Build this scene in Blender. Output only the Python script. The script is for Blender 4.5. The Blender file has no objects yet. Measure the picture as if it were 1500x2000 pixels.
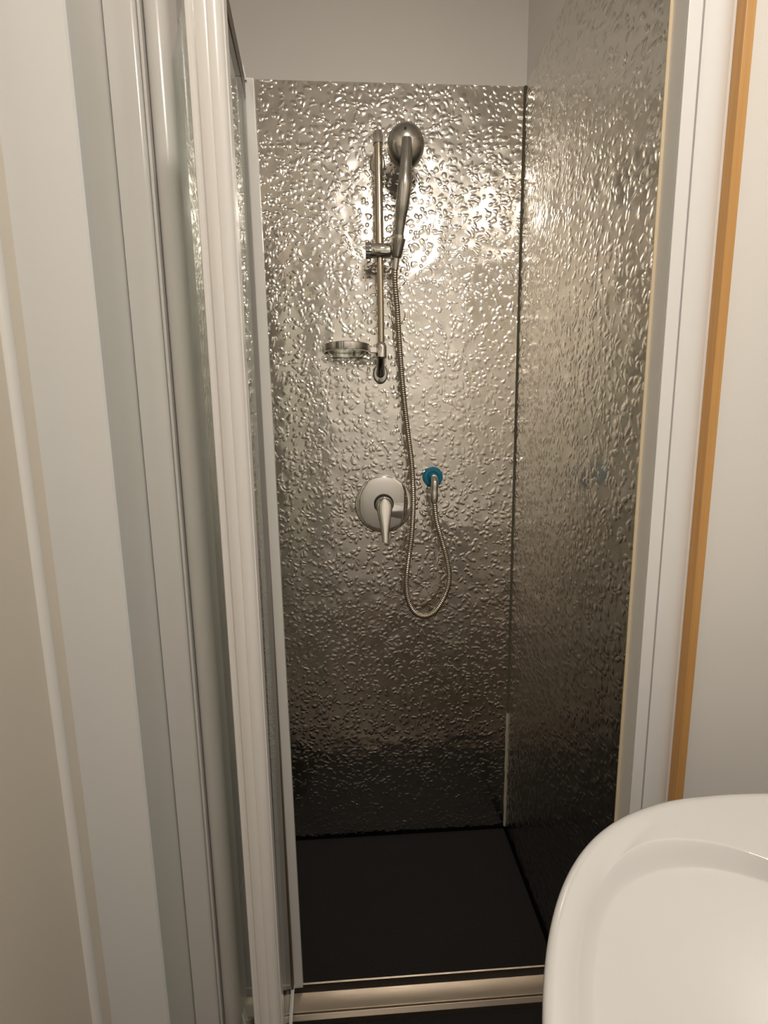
import bpy, bmesh, math, random
from mathutils import Vector, Matrix

scene = bpy.context.scene
col = scene.collection
PI = math.pi

# ------------------------------------------------------------------ camera
cd = bpy.data.cameras.new('camera')
cam = bpy.data.objects.new('camera', cd)
col.objects.link(cam)
CR = ((0.99836443, -0.05531004, -0.01446573),      # camera right in world
      (-0.02260482, -0.14949194, -0.98850452),     # camera down
      (0.05251171, 0.98721475, -0.15049771))       # camera forward
m = Matrix.Identity(4)
for i in range(3):
    m[i][0] = CR[0][i]; m[i][1] = -CR[1][i]; m[i][2] = -CR[2][i]
m[2][3] = 1.25
cam.matrix_world = m
cd.sensor_fit = 'VERTICAL'
cd.sensor_height = 24.0
cd.lens = 24.0 * 900.0 / 2000.0
cd.clip_start = 0.01
scene.camera = cam

# ------------------------------------------------------------------ world, exposure
w = bpy.data.worlds.new('world'); scene.world = w; w.use_nodes = True
w.node_tree.nodes['Background'].inputs[0].default_value = (1.0, 0.93, 0.84, 1)
w.node_tree.nodes['Background'].inputs[1].default_value = 0.02
vs = scene.view_settings
vs.view_transform = 'Standard'; vs.look = 'None'; vs.gamma = 1.0; vs.use_curve_mapping = False
vs.exposure = 0.0
LAMP = (0.26, -0.22, 2.54)
LAMP_STRENGTH = 128.0
scene.cycles.max_bounces = 7
scene.cycles.glossy_bounces = 4
scene.cycles.transmission_bounces = 4

# ------------------------------------------------------------------ materials
def mat(name, color, rough=0.5, metal=0.0, **kw):
    M = bpy.data.materials.new(name); M.use_nodes = True
    b = M.node_tree.nodes['Principled BSDF']
    b.inputs['Base Color'].default_value = (*color, 1)
    b.inputs['Roughness'].default_value = rough
    b.inputs['Metallic'].default_value = metal
    for k, v in kw.items():
        b.inputs[k.replace('_', ' ')].default_value = v
    return M

def nodes(M):
    nt = M.node_tree
    return nt, nt.nodes['Principled BSDF']

def add_noise_bump(M, scale, dist, strength=1.0, detail=2.0, colour=None):
    nt, b = nodes(M)
    tc = nt.nodes.new('ShaderNodeTexCoord')
    n = nt.nodes.new('ShaderNodeTexNoise'); n.inputs['Scale'].default_value = scale; n.inputs['Detail'].default_value = detail
    nt.links.new(tc.outputs['Object'], n.inputs['Vector'])
    bp = nt.nodes.new('ShaderNodeBump'); bp.inputs['Distance'].default_value = dist; bp.inputs['Strength'].default_value = strength
    nt.links.new(n.outputs['Fac'], bp.inputs['Height'])
    nt.links.new(bp.outputs['Normal'], b.inputs['Normal'])
    if colour:
        r = nt.nodes.new('ShaderNodeValToRGB')
        r.color_ramp.elements[0].position = 0.35; r.color_ramp.elements[1].position = 0.65
        r.color_ramp.elements[0].color = (*colour[0], 1); r.color_ramp.elements[1].color = (*colour[1], 1)
        nt.links.new(n.outputs['Fac'], r.inputs['Fac'])
        nt.links.new(r.outputs['Color'], b.inputs['Base Color'])
    return M

def hammered_material():
    M = mat('hammered_steel', (0.77, 0.74, 0.69), 0.165, 1.0)
    nt, b = nodes(M)
    N = nt.nodes.new; L = nt.links.new
    tc = N('ShaderNodeTexCoord')
    def math_(op, a, b_=None, c=None):
        q = N('ShaderNodeMath'); q.operation = op
        for i, v in enumerate((a, b_, c)):
            if v is None: continue
            if hasattr(v, 'links'): L(v, q.inputs[i])
            else: q.inputs[i].default_value = v
        return q.outputs[0]
    # sheet coordinates: every panel is flat, so x + y runs along it and z up it
    sx = N('ShaderNodeSeparateXYZ'); L(tc.outputs['Object'], sx.inputs[0])
    cb = N('ShaderNodeCombineXYZ'); L(math_('ADD', sx.outputs[0], sx.outputs[1]), cb.inputs[0]); L(sx.outputs[2], cb.inputs[1])
    # stretch the drops irregularly
    wn = N('ShaderNodeTexNoise'); wn.inputs['Scale'].default_value = 38.0; wn.inputs['Detail'].default_value = 0.0
    L(tc.outputs['Object'], wn.inputs['Vector'])
    vm = N('ShaderNodeVectorMath'); vm.operation = 'MULTIPLY_ADD'
    L(wn.outputs['Color'], vm.inputs[0]); vm.inputs[1].default_value = (0.020, 0.020, 0.020); L(tc.outputs['Object'], vm.inputs[2])
    vo = N('ShaderNodeTexVoronoi'); vo.feature = 'F1'; vo.inputs['Scale'].default_value = 70.0
    vo.inputs['Randomness'].default_value = 1.0
    L(vm.outputs[0], vo.inputs['Vector'])
    drop = N('ShaderNodeMapRange'); drop.interpolation_type = 'SMOOTHSTEP'
    drop.inputs['From Min'].default_value = 0.58; drop.inputs['From Max'].default_value = 0.14
    L(vo.outputs['Distance'], drop.inputs['Value'])
    # broad unevenness of the sheet
    wv = N('ShaderNodeTexNoise'); wv.noise_dimensions = '2D'; wv.inputs['Scale'].default_value = 16.0; wv.inputs['Detail'].default_value = 1.0
    L(cb.outputs[0], wv.inputs['Vector'])
    hgt = math_('MULTIPLY_ADD', wv.outputs['Fac'], 2.2, drop.outputs['Result'])
    bp = N('ShaderNodeBump'); bp.inputs['Strength'].default_value = 1.0; bp.inputs['Distance'].default_value = 0.0011
    L(hgt, bp.inputs['Height'])
    L(bp.outputs['Normal'], b.inputs['Normal'])
    return M

def wood_material():
    M = mat('varnished_wood', (0.42, 0.20, 0.05), 0.35)
    nt, b = nodes(M); N = nt.nodes.new; L = nt.links.new
    tc = N('ShaderNodeTexCoord'); mp = N('ShaderNodeMapping'); mp.inputs['Scale'].default_value = (160, 160, 4)
    L(tc.outputs['Object'], mp.inputs['Vector'])
    n = N('ShaderNodeTexNoise'); n.inputs['Scale'].default_value = 1.0; n.inputs['Detail'].default_value = 4.0
    L(mp.outputs['Vector'], n.inputs['Vector'])
    r = N('ShaderNodeValToRGB')
    r.color_ramp.elements[0].position = 0.3; r.color_ramp.elements[0].color = (0.53, 0.275, 0.085, 1)
    r.color_ramp.elements[1].position = 0.75; r.color_ramp.elements[1].color = (0.62, 0.34, 0.115, 1)
    L(n.outputs['Fac'], r.inputs['Fac']); L(r.outputs['Color'], b.inputs['Base Color'])
    return M

def brushed_material():
    M = mat('brushed_aluminium', (0.50, 0.43, 0.355), 0.32, 1.0)
    nt, b = nodes(M); N = nt.nodes.new; L = nt.links.new
    tc = N('ShaderNodeTexCoord'); mp = N('ShaderNodeMapping'); mp.inputs['Scale'].default_value = (3, 500, 500)
    L(tc.outputs['Object'], mp.inputs['Vector'])
    n = N('ShaderNodeTexNoise'); n.inputs['Scale'].default_value = 1.0; n.inputs['Detail'].default_value = 2.0
    L(mp.outputs['Vector'], n.inputs['Vector'])
    r = N('ShaderNodeMapRange'); r.inputs['To Min'].default_value = 0.24; r.inputs['To Max'].default_value = 0.42
    L(n.outputs['Fac'], r.inputs['Value']); L(r.outputs['Result'], b.inputs['Roughness'])
    return M

MAT = {
    'paint': add_noise_bump(mat('white_wall_paint', (0.80, 0.78, 0.75), 0.45), 60, 0.0006, 0.25),
    'paint_warm': add_noise_bump(mat('cream_wall_paint', (0.72, 0.66, 0.57), 0.4), 45, 0.0008, 0.3),
    'paint_cool': add_noise_bump(mat('pale_grey_gloss_paint', (0.76, 0.76, 0.75), 0.30), 40, 0.0006, 0.25),
    'white_metal': mat('white_coated_aluminium', (0.72, 0.695, 0.665), 0.20),
    'white_plastic': mat('white_plastic_trim', (0.80, 0.79, 0.78), 0.22),
    'hammered': hammered_material(),
    'cream_edge': mat('cream_panel_core', (0.70, 0.58, 0.40), 0.6),
    'tray': add_noise_bump(mat('black_stone_resin', (0.012, 0.011, 0.010), 0.65, 0.0, Specular_IOR_Level=0.2), 260, 0.0006, 0.6, 3.0, ((0.010, 0.009, 0.0085), (0.016, 0.014, 0.0125))),
    'floor': add_noise_bump(mat('dark_vinyl_floor', (0.02, 0.018, 0.02), 0.5), 120, 0.0005, 0.4, 3.0, ((0.10, 0.072, 0.052), (0.15, 0.11, 0.08))),
    'alu': brushed_material(),
    'alu_dark': mat('dark_guide_channel', (0.02, 0.014, 0.010), 0.6),  # near-black brown for the bottom of the threshold's guide groove
    'chrome': mat('chrome', (0.78, 0.76, 0.73), 0.06, 1.0),
    'chrome_soft': mat('satin_chrome', (0.50, 0.485, 0.455), 0.20, 1.0),
    'steel_tube': mat('steel_tube', (0.62, 0.55, 0.45), 0.18, 1.0),
    'hose': mat('flexible_steel_hose', (0.60, 0.54, 0.46), 0.22, 1.0),
    'seal': mat('brown_rubber_seal', (0.09, 0.062, 0.035), 0.45),
    'blue': mat('blue_rubber_gasket', (0.0, 0.17, 0.28), 0.4),
    'ceramic': mat('white_glazed_ceramic', (0.67, 0.665, 0.655), 0.07, 0.0, Coat_Weight=0.5, Coat_Roughness=0.03),
    'sealant': mat('pale_silicone', (0.45, 0.42, 0.33), 0.5),
    'joint': mat('dark_corner_joint', (0.10, 0.09, 0.065), 0.5),
    'wood': wood_material(),
    'black_joint': mat('black_sealing_joint', (0.003, 0.003, 0.003), 0.9, 0.0, Specular_IOR_Level=0.0),
    'rubber': mat('black_rubber', (0.015, 0.015, 0.015), 0.6),
    'nozzle': mat('grey_spray_plate', (0.22, 0.22, 0.22), 0.5),
}
lm = bpy.data.materials.new('lamp_diffuser'); lm.use_nodes = True
_b = lm.node_tree.nodes['Principled BSDF']
_b.inputs['Base Color'].default_value = (0.9, 0.9, 0.88, 1)
_b.inputs['Emission Color'].default_value = (1.0, 0.925, 0.83, 1)
MAT['lamp'] = lm
def thin_glass():
    M = bpy.data.materials.new('clear_safety_glass'); M.use_nodes = True
    nt = M.node_tree; nt.nodes.clear(); N = nt.nodes.new
    out = N('ShaderNodeOutputMaterial'); mix = N('ShaderNodeMixShader'); lw = N('ShaderNodeLayerWeight'); lw.inputs['Blend'].default_value = 0.5; fr = N('ShaderNodeMath'); fr.operation = 'POWER'; fr.inputs[1].default_value = 5.0; fa = N('ShaderNodeMath'); fa.operation = 'MULTIPLY_ADD'; fa.inputs[1].default_value = 0.6; fa.inputs[2].default_value = 0.04
    tr_ = N('ShaderNodeBsdfTransparent'); tr_.inputs['Color'].default_value = (0.90, 0.93, 0.915, 1)
    gl_ = N('ShaderNodeBsdfGlossy'); gl_.inputs['Roughness'].default_value = 0.02; gl_.inputs['Color'].default_value = (0.9, 0.9, 0.9, 1)
    nt.links.new(lw.outputs['Facing'], fr.inputs[0]); nt.links.new(fr.outputs[0], fa.inputs[0]); nt.links.new(fa.outputs[0], mix.inputs[0]); nt.links.new(tr_.outputs[0], mix.inputs[1]); nt.links.new(gl_.outputs[0], mix.inputs[2])
    nt.links.new(mix.outputs[0], out.inputs['Surface'])
    return M
MAT['glass'] = thin_glass()

# ------------------------------------------------------------------ mesh helpers
class MB:
    def __init__(s): s.v = []; s.f = []
    def add(s, vs_, fs):
        o = len(s.v); s.v += [Vector(p) for p in vs_]; s.f += [[i + o for i in q] for q in fs]; return s
    def box(s, x0, x1, y0, y1, z0, z1):
        return s.add([(x0,y0,z0),(x1,y0,z0),(x1,y1,z0),(x0,y1,z0),(x0,y0,z1),(x1,y0,z1),(x1,y1,z1),(x0,y1,z1)],
                     [(3,2,1,0),(4,5,6,7),(0,1,5,4),(1,2,6,5),(2,3,7,6),(3,0,4,7)])
    def loft(s, rings, cap=True, closed=True):
        o = len(s.v); n = len(rings[0])
        for r in rings: s.v += [Vector(p) for p in r]
        for i in range(len(rings) - 1):
            for j in range(n if closed else n - 1):
                k = (j + 1) % n
                s.f.append([o+i*n+j, o+i*n+k, o+(i+1)*n+k, o+(i+1)*n+j])
        if cap:
            s.f.append([o + j for j in range(n)][::-1])
            s.f.append([o + (len(rings)-1)*n + j for j in range(n)])
        return s
    def prism_z(s, poly, z0, z1, lean=(0, 0)):
        """poly: (x, y) counter-clockwise, extruded upward; lean shifts the top."""
        return s.loft([[(x, y, z0) for x, y in poly], [(x + lean[0], y + lean[1], z1) for x, y in poly]])
    def prism_x(s, poly, x0, x1):
        """poly: (y, z) extruded along x."""
        return s.loft([[(x0, y, z) for y, z in poly], [(x1, y, z) for y, z in poly]])
    def lathe(s, prof, c, axis='y', n=40):
        """prof: (radius, offset) along an axis through c."""
        rings = []
        for r, t in prof:
            ring = []
            for j in range(n):
                a = 2 * PI * j / n; u, q = r * math.cos(a), r * math.sin(a)
                if axis == 'y': ring.append((c[0] + u, c[1] + t, c[2] + q))
                elif axis == 'z': ring.append((c[0] + u, c[1] + q, c[2] + t))
                else: ring.append((c[0] + t, c[1] + u, c[2] + q))
            rings.append(ring)
        return s.loft(rings)
    def sweep(s, pts, radii, n=16, squash=1.0):
        pts = [Vector(p) for p in pts]
        if not hasattr(radii, '__len__'): radii = [radii] * len(pts)
        up = Vector((0.13, -0.99, 0.02)).normalized()
        rings = []
        for i, p in enumerate(pts):
            t = (pts[min(i+1, len(pts)-1)] - pts[max(i-1, 0)]).normalized()
            a = up - t * up.dot(t)
            if a.length < 1e-4: a = Vector((1, 0, 0)) - t * t.x
            a.normalize(); b = t.cross(a); up = a
            rings.append([p + (a * math.cos(2*PI*j/n) * squash + b * math.sin(2*PI*j/n)) * radii[i] for j in range(n)])
        return s.loft(rings)
    def build(s, name, material, parent=None, origin=None, smooth=False, bevel=0.0, angle=35):
        if origin is None:
            if parent is not None: origin = WLOC[parent.name]
            else:
                xs = [p.x for p in s.v]; ys = [p.y for p in s.v]; zs = [p.z for p in s.v]
                origin = Vector(((min(xs)+max(xs))/2, (min(ys)+max(ys))/2, min(zs)))
        origin = Vector(origin)
        me = bpy.data.meshes.new(name)
        me.from_pydata([p - origin for p in s.v], [], s.f); me.update()
        bm = bmesh.new(); bm.from_mesh(me); bmesh.ops.recalc_face_normals(bm, faces=bm.faces); bm.to_mesh(me); bm.free()
        ob = bpy.data.objects.new(name, me); col.objects.link(ob)
        me.materials.append(MAT[material] if isinstance(material, str) else material)
        if parent is not None:
            ob.parent = parent; ob.location = origin - WLOC[parent.name]
        else: ob.location = origin
        WLOC[ob.name] = origin
        if smooth or bevel:
            me.polygons.foreach_set('use_smooth', [True] * len(me.polygons))
            me.set_sharp_from_angle(angle=math.radians(angle))
        if bevel:
            bv = ob.modifiers.new('bevel', 'BEVEL'); bv.width = bevel; bv.segments = 3; bv.limit_method = 'ANGLE'
            bv.angle_limit = math.radians(30); bv.harden_normals = True
        return ob
WLOC = {}

def tag(o, label, cat, group=None, kind=None):
    o['label'] = label
    if cat: o['category'] = cat
    if group: o['group'] = group
    if kind: o['kind'] = kind
    return o
def thing(name, loc, label, cat, group=None):
    o = bpy.data.objects.new(name, None); col.objects.link(o); o.location = loc
    o.empty_display_size = 0.05
    WLOC[o.name] = Vector(loc)
    return tag(o, label, cat, group)
def struct(o, label, cat):
    return tag(o, label, cat, kind='structure')

def catmull(pts, per=12):
    P = [Vector(p) for p in pts]; P = [2*P[0]-P[1]] + P + [2*P[-1]-P[-2]]
    out = []
    for i in range(1, len(P) - 2):
        for k in range(per):
            t = k / per
            out.append(0.5 * ((2*P[i]) + (P[i+1]-P[i-1])*t + (2*P[i-1]-5*P[i]+4*P[i+1]-P[i+2])*t*t + (3*P[i]-P[i-1]-3*P[i+1]+P[i+2])*t**3))
    out.append(P[-2])
    return out

# ------------------------------------------------------------------ the setting
FZ, CZ = -0.05, 2.58           # bathroom floor, ceiling
BY = 1.313                     # face of the rear shower panel
XR, XL = 0.450, -0.363         # faces of the side panels
PT = 0.0045                     # panel thickness
PZ = 2.148                     # panel top
FY = 0.69                      # front plane of the alcove
struct(MB().box(-0.60, 0.90, -1.30, 0.76, FZ-0.05, FZ).build('floor', 'floor'), 'brown floor in front of the black shower tray', 'floor')
struct(MB().box(-0.60, 0.90, -1.30, 1.45, CZ, CZ+0.05).build('ceiling', 'paint'), 'white painted ceiling above the shower', 'ceiling')
wall_back = struct(MB().box(-0.60, 0.90, BY+PT, 1.45, FZ-0.05, CZ).build('wall_back', 'paint'), 'off-white painted wall above the rear steel panel', 'wall')
# block beside the alcove on the right: side wall of the alcove and the wall facing the camera
wall_ar = struct(MB().box(XR+PT, 0.90, FY, BY+PT, FZ-0.05, CZ).build('wall_alcove_right', 'paint'), 'white wall right of the wooden strip above the basin', 'wall')
wall_al = struct(MB().box(-0.60, XL-PT, FY+0.012, BY+PT, FZ-0.05, CZ).build('wall_alcove_left', 'paint'), 'white reveal at the left of the shower alcove', 'wall')
LW = -0.450
struct(MB().box(-0.60, LW, -1.30, FY+0.012, FZ-0.05, CZ).build('wall_left', 'paint_warm'), 'cream painted wall at the left edge of the picture', 'wall')
RW = 0.74
struct(MB().box(RW, 0.90, -1.30, FY, FZ-0.05, CZ).build('wall_right', 'paint'), 'white wall behind the washbasin', 'wall')
struct(MB().box(LW, RW, -1.30, -1.20, FZ-0.05, CZ).build('wall_front', 'paint'), 'white wall opposite the shower', 'wall')

# door in the wall opposite the shower, it shows in the reflections only
d = struct(MB().box(-0.40, 0.34, -1.20, -1.18, FZ, 1.98).build('door_1', 'white_plastic', bevel=0.002), 'white door opposite the shower', 'door')

# left trims: flat pale board round the alcove, bead and flat on the side wall
struct(MB().prism_z([(LW, FY-0.006), (-0.356, FY-0.006), (-0.3535, FY-0.003), (-0.3535, FY+0.012), (LW, FY+0.012)], FZ, CZ)
       .build('trim_1', 'paint_cool', smooth=True), 'wide pale board left of the folding door frame', 'trim')
bead = [(LW-0.004, 0.638)]
for k in range(9):
    a = PI * k / 8
    bead.append((LW + 0.0075*math.sin(a), 0.6475 - 0.0095*math.cos(a)))
bead.append((LW-0.004, 0.657))
struct(MB().prism_z(bead, FZ, CZ).build('trim_2', 'paint', smooth=True, angle=60), 'narrow rounded white bead on the cream left wall', 'trim')

# right trims: flat strip, rounded strip and varnished wooden strip on the wall facing the camera
struct(MB().box(XR+PT, 0.4745, FY-0.004, FY, FZ, CZ).build('trim_3', 'white_plastic', bevel=0.0012), 'narrow flat white strip beside the steel side panel', 'trim')
prof = [(0.4765, FY), (0.4765, FY-0.0045), (0.482, FY-0.006), (0.492, FY-0.0065), (0.502, FY-0.006), (0.511, FY-0.004), (0.518, FY-0.001), (0.520, FY)]
struct(MB().prism_z(prof, FZ, CZ).build('trim_4', 'white_plastic', smooth=True, angle=50), 'rounded white strip between groove and wooden strip', 'trim')
struct(MB().box(0.5235, 0.538, FY-0.018, FY, FZ, CZ).build('trim_5', 'wood', bevel=0.0015), 'orange-brown varnished wooden strip on the right wall', 'trim')

# ------------------------------------------------------------------ hammered steel panels, parts of the walls they clad
def panel(wall, face, label, edge=None):
    p_ = face.build('steel_panel', 'hammered', wall)
    p_['label'] = label
    if edge: edge.build('panel_edge', 'cream_edge', p_)
    return p_
pb = panel(wall_back, MB().box(XL, XR, BY, BY+PT, 0.0, PZ), 'hammered steel panel behind the shower rail')
pr = panel(wall_ar, MB().box(XR, XR+PT, 0.722, BY, 0.0, PZ), 'hammered steel panel on the right side of the shower',
           MB().box(XR, XR+PT, 0.7205, 0.722, 0.0, PZ))
pl_ = panel(wall_al, MB().box(XL-PT, XL, 0.878, BY, 0.0, PZ), 'hammered steel panel behind the folded door')
# dark joint in the right rear corner, pale silicone in its lowest part
j = MB()
j.prism_z([(XR-0.0045, BY), (XR-0.002, BY-0.003), (XR, BY-0.0045), (XR, BY)], 0.40, PZ)
j.build('corner_joint', 'joint', pb)
random.seed(4)
rings = []
for i in range(30):
    z = 0.004 + 0.40 * i / 29; s_ = 0.0052 + random.uniform(-0.0009, 0.0009)
    rings.append([(XR-s_, BY, z), (XR-s_*0.55, BY-s_*0.6, z), (XR, BY-s_, z), (XR, BY, z)])
tag(MB().loft(rings).build('sealant_bead', 'sealant', smooth=True), 'pale silicone bead in the lower rear right corner of the shower', 'sealant')

# ------------------------------------------------------------------ tray and threshold
tr = thing('shower_tray', ((XL+XR)/2, 1.05, FZ), 'flat black shower tray on the floor of the cubicle', 'shower tray')
MB().box(XL, XR, 0.765, BY, FZ, 0.0).build('tray_body', 'tray', tr, bevel=0.004)
# lighter sealing line round the tray
MB().box(XL, XR, BY-0.006, BY-0.0005, 0.0, 0.004).build('sealing_strip', 'black_joint', tr)
MB().box(XR-0.006, XR-0.0005, 0.90, BY-0.006, 0.0, 0.004).build('sealing_strip', 'black_joint', tr)

th = thing('door_threshold', ((XL+XR)/2, 0.86, 0.0), 'brushed aluminium threshold bar along the front of the tray', 'threshold')
MB().prism_x([(0.8855, 0.0), (0.8895, 0.0), (0.8895, 0.030), (0.8855, 0.030)], XL, XR).build('inner_fin', 'alu', th, bevel=0.0008)
MB().prism_x([(0.870, 0.0), (0.8855, 0.0), (0.8855, 0.014), (0.870, 0.014)], XL, XR).build('guide_groove', 'alu_dark', th)
MB().prism_x([(0.838, 0.0), (0.870, 0.0), (0.870, 0.030), (0.868, 0.0305), (0.838, 0.024)], XL, XR).build('sloping_face', 'alu', th, bevel=0.0006)
MB().prism_x([(0.829, 0.0), (0.838, 0.0), (0.838, 0.019), (0.836, 0.021), (0.829, 0.014)], XL, XR).build('outer_lip', 'alu', th, bevel=0.0008)

# ------------------------------------------------------------------ folding door
DZ0, DZ1 = 0.034, 1.848
fd = thing('folding_shower_door', (-0.28, 0.84, 0.0), 'white framed glass folding shower door, folded open at the left', 'shower door')
# wall channel: flat face, a groove line and a rounded pivot post
MB().prism_z([(XL-0.002, 0.812), (-0.3605, 0.812), (-0.326, 0.812), (-0.321, 0.8145), (-0.319, 0.818), (-0.319, 0.875), (XL, 0.875)], 0.0, 2.02).build('wall_channel', 'white_metal', fd, smooth=True)
MB().prism_z([(-0.319, 0.822), (-0.3165, 0.815), (-0.3145, 0.8145), (-0.3125, 0.816), (-0.3125, 0.87), (-0.319, 0.87)], 0.0, 2.02).build('channel_insert', 'white_metal', fd, smooth=True)
post = []
for k in range(13):
    a = PI * k / 12
    post.append((-0.2935 - 0.0185*math.cos(a), 0.832 - 0.020*math.sin(a)))
post += [(-0.275, 0.868), (-0.312, 0.868)]
MB().prism_z(post, 0.028, 2.02).build('pivot_post', 'white_metal', fd, smooth=True, angle=50)

def leaf(p0, p1, t, z0, z1):
    """a pane standing on the segment p0-p1."""
    a, b = Vector(p0), Vector(p1); d_ = (b-a).normalized(); n = Vector((-d_.y, d_.x)) * t/2
    return MB().prism_z([tuple(a-n), tuple(b-n), tuple(b+n), tuple(a+n)], z0, z1)
HA = (-0.166, 0.610)           # folding axis, nearest the camera
g1 = leaf((-0.288, 0.860), (-0.158, 0.616), 0.005, DZ0+0.01, DZ1-0.004).build('glass_pane', 'glass', fd)
leaf((-0.288, 0.860), (-0.158, 0.616), 0.010, DZ0, DZ0+0.011).build('bottom_rail', 'white_metal', fd)
# far leaf
g2 = leaf((-0.157, 0.612), (-0.1775, 0.878), 0.005, DZ0+0.008, DZ1-0.004).build('glass_pane', 'glass', fd)
leaf((-0.157, 0.612), (-0.1795, 0.880), 0.009, DZ1-0.026, DZ1+0.004).build('top_rail', 'seal', fd)
leaf((-0.157, 0.612), (-0.1745, 0.880), 0.007, DZ0, DZ0+0.009).build('bottom_rail', 'white_metal', fd)
MB().prism_z([(-0.1795, 0.868), (-0.1715, 0.868), (-0.1715, 0.882), (-0.1795, 0.882)], DZ0, DZ1-0.006, (-0.006, 0)).build('edge_seal', 'seal', fd)
MB().prism_z([(-0.1730, 0.879), (-0.1525, 0.879), (-0.1525, 0.889), (-0.1730, 0.889)], 0.0305, DZ1+0.006, (-0.008, 0)).build('closing_stile', 'white_metal', fd, bevel=0.0012)
MB().prism_z([(-0.1745, 0.876), (-0.1715, 0.876), (-0.1715, 0.884), (-0.1745, 0.884)], DZ1, DZ1+0.022, (-0.004, 0)).build('guide_pin', 'white_metal', fd)
# hinge stile with its ribs and folds
st = [(-0.1835, 0.622), (-0.1835, 0.606), (-0.1815, 0.602), (-0.1780, 0.602), (-0.1745, 0.605), (-0.1715, 0.6005),
      (-0.1660, 0.5985), (-0.1600, 0.5985), (-0.1580, 0.5995), (-0.1560, 0.5985), (-0.1500, 0.5985), (-0.1455, 0.6005),
      (-0.1425, 0.6040), (-0.1415, 0.6070), (-0.1400, 0.6080), (-0.1400, 0.622)]
MB().prism_z(st, DZ0-0.004, 1.852).build('hinge_stile', 'white_metal', fd, smooth=True, angle=28)

# ------------------------------------------------------------------ shower rail
RX, RY = 0.0655, 1.258         # axis of the rail
sr = thing('shower_rail', (RX, BY, 1.43), 'chrome riser rail standing upright on the rear steel panel', 'shower rail')
MB().lathe([(0.0086, 1.470), (0.0086, 1.735), (0.0105, 1.737), (0.0105, 1.982)], (RX+0.0005, RY, 0), 'z', 24).build('rail_tube', 'steel_tube', sr, smooth=True)
def bracket(z, up, big):
    mb = MB()
    r = 0.0150 if big else 0.0125
    mb.lathe([(0.005, -0.021), (r*0.75, -0.021), (r, -0.018), (r, 0.010), (r*0.85, 0.017), (r*0.55, 0.021), (0.004, 0.022)] if big else
             [(0.004, -0.015), (r, -0.015), (r, 0.009), (r*0.8, 0.013), (0.003, 0.0135)], (RX, RY, z), 'z', 28)
    b = mb.build('wall_bracket', 'chrome', sr, smooth=True)
    a = MB(); a.sweep([(RX, RY+0.003, z+up*0.2), (RX, RY+0.02, z+up*0.5), (RX, RY+0.04, z+up*0.9), (RX, BY-0.001, z+up)], [0.010, 0.0105, 0.012, 0.0125], 20)
    a.build('arm', 'chrome', b, smooth=True)
    p_ = MB()
    prof_ = [(0.020, 0.0), (0.020, -0.003), (0.017, -0.006), (0.004, -0.007)]
    rings = []
    for r_, t in prof_:
        rings.append([(RX + r_*math.cos(2*PI*k/32), BY + t, z + up + 1.35*r_*math.sin(2*PI*k/32)) for k in range(32)])
    p_.loft(rings); p_.build('wall_plate', 'chrome_soft', b, smooth=True)
    return b
bracket(1.990, -0.030, False)
bracket(1.487, -0.052, True)
# sliding holder
sl = MB().lathe([(0.004, -0.022), (0.0165, -0.022), (0.0175, -0.020), (0.0175, 0.026), (0.0165, 0.028), (0.004, 0.028)], (RX, RY-0.004, 1.729), 'x', 28).build('slider_body', 'chrome', sr, smooth=True)
kn = MB(); n = 36; rings = []
for t, r0 in ((-0.036, 0.016), (-0.0355, 0.0185), (-0.026, 0.0195), (-0.022, 0.0195), (-0.0215, 0.016)):
    rings.append([(RX + t, RY - 0.004 + (r0 - (0.0010 if k % 2 else 0)) * math.cos(2*PI*k/n), 1.729 + (r0 - (0.0010 if k % 2 else 0)) * math.sin(2*PI*k/n)) for k in range(n)])
kn.loft(rings).build('knob', 'chrome_soft', sl)
# holder fork: a conical cup tilted towards the room
CUP0, CUP1 = Vector((0.1065, 1.240, 1.708)), Vector((0.1125, 1.226, 1.748))
cu = MB().sweep([CUP0, CUP0.lerp(CUP1, 0.1), CUP0.lerp(CUP1, 0.9), CUP1], [0.0115, 0.0130, 0.0165, 0.0160], 24).build('cup', 'chrome_soft', sl, smooth=True)
MB().sweep([(RX+0.026, RY-0.006, 1.729), (RX+0.034, RY-0.012, 1.729), (0.108, 1.236, 1.728)], [0.012, 0.0095, 0.010], 16).build('neck', 'chrome', sl, smooth=True)

# soap dish: a flat ring on the lower bracket
SC = Vector((-0.024, 1.245, 1.487))
sd = thing('soap_dish', (SC.x, SC.y, SC.z-0.009), 'round chrome soap dish ring clipped to the foot of the shower rail', 'soap dish')
ri, ro = 0.0555, 0.0615
rings = []
for r_, t in ((ri, -0.0085), (ro, -0.0085), (ro+0.0012, -0.006), (ro+0.0012, 0.008), (ro, 0.0095), (ri, 0.0095), (ri, -0.0085)):
    rings.append([(SC.x + r_*math.cos(2*PI*k/64), SC.y + r_*math.sin(2*PI*k/64), SC.z + t) for k in range(64)])
MB().loft(rings, cap=False).build('ring', 'chrome', sd, smooth=True)
MB().lathe([(0.002, -0.004), (0.040, -0.004), (0.0560, 0.002), (0.0560, 0.004), (0.040, -0.001), (0.002, -0.001)], SC, 'z', 48).build('dish_insert', 'glass', sd, smooth=True)
MB().box(SC.x+ro-0.003, RX-0.012, 1.246, 1.262, 1.479, 1.495).build('clip_arm', 'chrome', sd, bevel=0.002)

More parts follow.
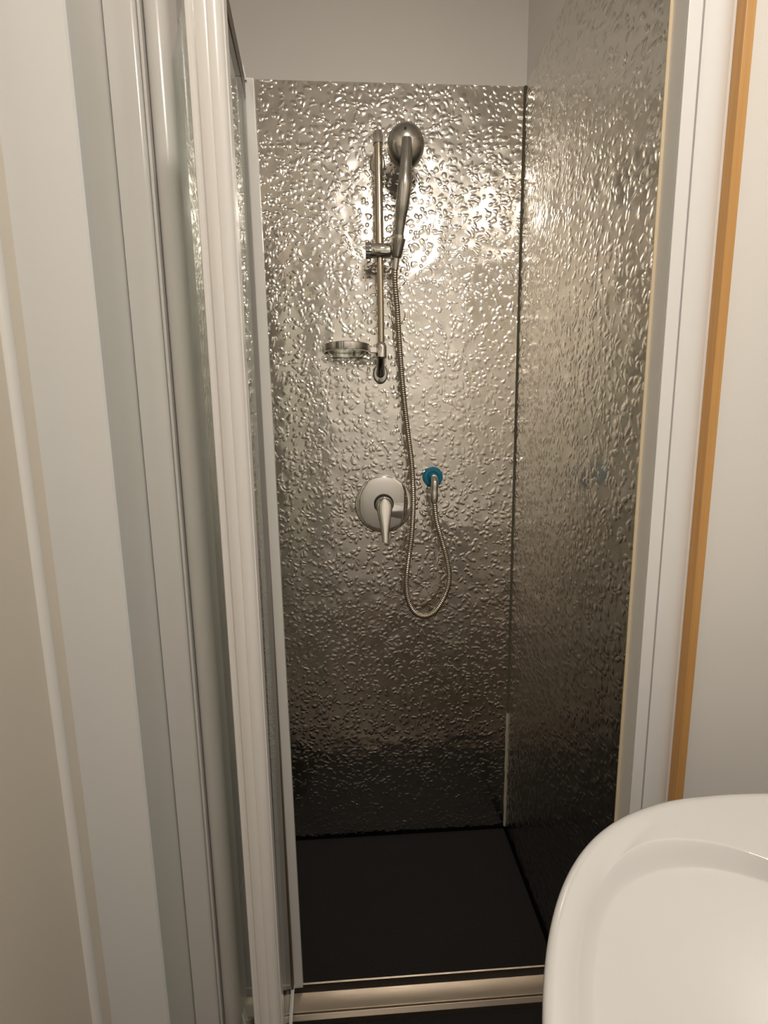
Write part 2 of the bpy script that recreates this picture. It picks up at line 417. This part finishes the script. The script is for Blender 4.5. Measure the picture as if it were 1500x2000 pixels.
# ------------------------------------------------------------------ hand shower
hs = thing('hand_shower', (0.1125, 1.226, 1.742), 'grey chrome hand shower with round head resting in its holder', 'hand shower')
path = catmull([(0.1125, 1.226, 1.748), (0.1150, 1.218, 1.778), (0.1195, 1.206, 1.815), (0.1245, 1.199, 1.855), (0.1275, 1.199, 1.895), (0.1300, 1.203, 1.930), (0.1310, 1.207, 1.958)], 8)
keyr = [0.0105, 0.0128, 0.0165, 0.0170, 0.0145, 0.0135, 0.0120]
rad = []
for i in range(len(path)):
    t = i / (len(path)-1) * (len(keyr)-1); k = min(int(t), len(keyr)-2); u = t-k; u = u*u*(3-2*u)
    rad.append(keyr[k]*(1-u) + keyr[k+1]*u)
MB().sweep(path, rad, 24, 0.9).build('handle', 'chrome_soft', hs, smooth=True)
MB().sweep([(0.1118, 1.2275, 1.741), (0.1130, 1.2245, 1.7535)], 0.0122, 24).build('collar', 'chrome', hs, smooth=True)
# head: rounded back towards the room, spray plate towards the panel
HC = Vector((0.1315, 1.232, 1.960))
tilt = Matrix.Rotation(math.radians(14), 3, 'X')
def disc(prof_, n=44):
    rings = []
    for r_, t in prof_:
        rg = []
        for k in range(n):
            a = 2*PI*k/n
            z = r_*math.sin(a); x = r_*math.cos(a)*0.97
            if z < 0:                                  # drawn out towards the handle
                q = (-z/0.048) if r_ else 0
                z *= 1.12; x *= 1 - 0.10*q*q
            rg.append(HC + tilt @ Vector((x, t, z)))
        rings.append(rg)
    return MB().loft(rings)
dome = [(0.001, -0.0285), (0.010, -0.0280), (0.020, -0.0258), (0.030, -0.0212), (0.038, -0.0150), (0.0435, -0.0075), (0.0465, 0.0), (0.0470, 0.0055), (0.0455, 0.0085), (0.040, 0.010), (0.001, 0.010)]
hd = disc(dome).build('head', 'chrome_soft', hs, smooth=True, angle=60)
disc([(0.001, 0.0095), (0.039, 0.0098), (0.037, 0.0125), (0.001, 0.0135)]).build('spray_plate', 'nozzle', hd, smooth=True)
MB().lathe([(0.0005, -0.0015), (0.0028, -0.001), (0.0030, 0.0006), (0.0005, 0.001)], HC + tilt @ Vector((-0.004, -0.0238, 0.026)), 'y', 16).build('mode_button', 'rubber', hd, smooth=True)

# ------------------------------------------------------------------ hose
EX, EZ = 0.2085, 1.149         # wall elbow
hp = [(0.1062, 1.242, 1.706), (0.1030, 1.250, 1.672), (0.1045, 1.258, 1.640), (0.1095, 1.266, 1.596), (0.1165, 1.276, 1.490), (0.1240, 1.278, 1.390), (0.1345, 1.276, 1.290),
      (0.1455, 1.270, 1.190), (0.1480, 1.258, 1.110), (0.1470, 1.254, 1.055), (0.1420, 1.254, 0.985), (0.1330, 1.258, 0.915), (0.1275, 1.262, 0.850),
      (0.1330, 1.265, 0.800), (0.1510, 1.267, 0.763), (0.1790, 1.268, 0.748), (0.2110, 1.268, 0.762), (0.2380, 1.267, 0.805), (0.2510, 1.265, 0.855),
      (0.2450, 1.262, 0.912), (0.2290, 1.259, 0.972), (0.2130, 1.257, 1.030), (0.2070, 1.256, 1.078), (0.2062, 1.256, 1.095)]
cp = catmull(hp, 40)
L_ = [0.0]
for i in range(1, len(cp)): L_.append(L_[-1] + (cp[i]-cp[i-1]).length)
total = L_[-1]; ribs = int(total / 0.0055); pts = []; rr = []; k = 0
for i in range(ribs * 4 + 1):
    s_ = total * i / (ribs * 4)
    while k < len(L_)-2 and L_[k+1] < s_: k += 1
    u = (s_ - L_[k]) / max(1e-9, L_[k+1]-L_[k])
    pts.append(cp[k].lerp(cp[k+1], u)); rr.append((0.0064, 0.0076, 0.0080, 0.0076)[i % 4])
ho = thing('shower_hose', (0.18, 1.262, 0.74), 'ribbed steel shower hose hanging in a loop below the hand shower', 'shower hose')
MB().sweep(pts, rr, 12).build('hose_tube', 'hose', ho, smooth=True, angle=80)
MB().sweep([(0.1035, 1.2475, 1.684), (0.1062, 1.242, 1.708)], 0.0088, 20).build('hose_nut', 'chrome', ho, smooth=True)
MB().sweep([(0.2062, 1.256, 1.082), (0.2063, 1.256, 1.090), (0.2066, 1.256, 1.112), (0.2067, 1.256, 1.115)], [0.0088, 0.0105, 0.0105, 0.0095], 20).build('hose_nut', 'chrome', ho, smooth=True)

# ------------------------------------------------------------------ wall elbow with blue gasket
we = thing('wall_elbow', (EX, BY, EZ-0.028), 'chrome pipe elbow with bright blue gasket right of the mixer plate', 'pipe elbow')
MB().lathe([(0.004, 0.0), (0.0265, 0.0), (0.0285, -0.003), (0.0285, -0.009), (0.026, -0.0125), (0.0175, -0.0135), (0.0125, -0.010), (0.004, -0.010)], (EX+0.002, BY, EZ), 'y', 40).build('gasket', 'blue', we, smooth=True)
ep = catmull([(EX+0.002, BY-0.004, EZ), (EX+0.0005, BY-0.028, EZ), (EX, BY-0.045, EZ-0.002), (EX-0.001, BY-0.056, EZ-0.013), (EX-0.0015, 1.256, EZ-0.030), (EX-0.002, 1.256, EZ-0.040)], 8)
MB().sweep(ep, 0.0098, 22).build('elbow_pipe', 'chrome', we, smooth=True)

# ------------------------------------------------------------------ mixer
MX, MZ = 0.069, 1.072
mx_ = thing('shower_mixer', (MX, BY, MZ-0.083), 'round polished chrome mixer plate with a single lever', 'shower mixer')
MB().lathe([(0.081, 0.0), (0.0820, -0.003), (0.0818, -0.0045), (0.0808, -0.006), (0.0790, -0.0067), (0.070, -0.0078), (0.060, -0.0088), (0.045, -0.0100), (0.030, -0.0108), (0.004, -0.0115)], (MX, BY, MZ), 'y', 72).build('plate', 'chrome', mx_, smooth=True, angle=60)
MB().lathe([(0.0285, -0.0125), (0.0285, -0.0145), (0.0265, -0.0150), (0.004, -0.0150)], (MX, BY, MZ+0.003), 'y', 48).build('hub_ring', 'rubber', mx_, smooth=True)
hub = MB().lathe([(0.0245, -0.013), (0.0245, -0.040), (0.0225, -0.046), (0.015, -0.049), (0.003, -0.0495)], (MX, BY, MZ+0.001), 'y', 44).build('hub', 'chrome', mx_, smooth=True, angle=50)
# lever: broad at the hub, tapering downward and outward
lev = []
for t in range(21):
    u = t / 20
    z = MZ + 0.022 - u * 0.118
    y = BY - 0.040 - 0.030 * u
    hk = (0.0275, 0.0280, 0.0255, 0.0205, 0.0160, 0.0125, 0.0110); q = u * 6; kk = min(int(q), 5); hw = hk[kk] + (hk[kk+1]-hk[kk]) * (q-kk)
    if u < 0.2: hw *= math.sqrt(max(0.05, 1 - ((0.2-u)/0.2)**2 * 0.75))
    th_ = 0.0095 - 0.004*u
    lev.append([Vector((MX + hw*0.80*math.cos(2*PI*k/28), y + th_*math.sin(2*PI*k/28), z)) for k in range(28)])
MB().loft(lev).build('lever', 'chrome', mx_, smooth=True, angle=70)

# ------------------------------------------------------------------ washbasin on the right wall
BZ = 0.87
wb = thing('washbasin', (0.62, 0.12, FZ), 'glossy white ceramic washbasin with rounded corner at lower right', 'washbasin')
BC = Vector((0.390, 0.020)); AX, AY = 0.311, 0.408           # rim outline
CC = Vector((0.295, 0.020))                                    # centre of the bowl
NA = 144
def superell(k, e=2.4):
    a = 2*PI*k/NA; c_, s2 = math.cos(a), math.sin(a)
    r = (abs(c_)**e + abs(s2)**e) ** (-1/e)
    return r*c_, r*s2
def shoulder(k):
    x, y = superell(k, 2.05)
    return Vector((0.290 + x*0.193, CC.y + y*0.357))
def sstep(a, b, x):
    t = max(0.0, min(1.0, (x-a)/(b-a))); return t*t*(3-2*t)
def rim(k, f=1.0):
    x, y = superell(k)
    return Vector((BC.x + x*f*(AX if x < 0 else RW-0.0005-BC.x), BC.y + y*f*AY))
def crease(k, f=1.0):
    x, y = superell(k, 2.2)
    return Vector((CC.x + x*f*(0.178 if x < 0 else 0.186), CC.y + y*f*0.345))
rings = []
for f, dz, ox in ((0.30, -0.190, 0.12), (0.60, -0.165, 0.06), (0.83, -0.115, 0.02), (0.95, -0.055, 0.004), (0.985, -0.024, 0.0), (0.997, -0.011, 0.0), (1.0, -0.006, 0.0), (0.9965, -0.002, 0.0)):
    rings.append([(min(p.x + ox, RW-0.0005), p.y, BZ + dz) for p in (rim(k, f) for k in range(NA))])
for u in [q/2 for q in (0.06, 0.16, 0.32, 0.5, 0.68, 0.82, 0.92, 0.97)] + [0.5 + q/2 for q in (0.0, 0.06, 0.16, 0.32, 0.5, 0.68, 0.84, 0.94, 1.0)]:
    rg = []
    for k in range(NA):
        t = min(1.0, u*2); v_ = max(0.0, u*2-1)
        p = rim(k, 0.988).lerp(shoulder(k), t) if u <= 0.5 else shoulder(k).lerp(crease(k), v_)
        wgt = sstep(-0.52, -0.12, superell(k)[0])
        soft = -0.024 * sstep(0.05, 1.0, u)
        crisp = -0.003*t - 0.021*(0.5*v_ + 0.5*sstep(0, 1, v_))
        rg.append((p.x, p.y, BZ + soft*(1-wgt) + crisp*wgt))
    rings.append(rg)
for f, dz in ((0.985, -0.0255), (0.95, -0.029), (0.88, -0.038), (0.76, -0.056), (0.60, -0.080), (0.42, -0.102), (0.25, -0.114), (0.12, -0.119)):
    rings.append([(p.x, p.y, BZ + dz) for p in (crease(k, f) for k in range(NA))])
mbb = MB(); mbb.loft(rings)
ob = mbb.build('basin_bowl', 'ceramic', wb, smooth=True, angle=80)
ss = ob.modifiers.new('subsurf', 'SUBSURF'); ss.levels = 1; ss.render_levels = 1
MB().lathe([(0.002, 0.0), (0.026, 0.0), (0.028, 0.003), (0.022, 0.005), (0.002, 0.004)], (CC.x, CC.y, BZ-0.121), 'z', 32).build('waste_ring', 'chrome', wb, smooth=True)
MB().lathe([(0.085, 0.0), (0.09, 0.01), (0.07, 0.12), (0.062, 0.45), (0.075, 0.66), (0.10, 0.735)], (BC.x+0.13, BC.y, FZ), 'z', 36).build('pedestal', 'ceramic', wb, smooth=True)

# ------------------------------------------------------------------ flat ceiling lamp between basin and door
cl = thing('ceiling_lamp', (LAMP[0], LAMP[1], CZ), 'flat round white lamp on the ceiling above the washbasin', 'lamp')
LR = 0.115
MB().lathe([(LR+0.012, 0.0), (LR+0.014, -0.004), (LR+0.014, LAMP[2]-CZ-0.004), (LR+0.010, LAMP[2]-CZ-0.006), (LR, LAMP[2]-CZ-0.006), (LR, LAMP[2]-CZ+0.006), (0.01, LAMP[2]-CZ+0.006)], (LAMP[0], LAMP[1], CZ), 'z', 48).build('lamp_housing', 'white_plastic', cl, smooth=True)
MB().lathe([(LR, 0.003), (LR, 0.0), (0.004, 0.0)], LAMP, 'z', 48).build('diffuser', 'lamp', cl, smooth=True)
_b.inputs['Emission Strength'].default_value = LAMP_STRENGTH
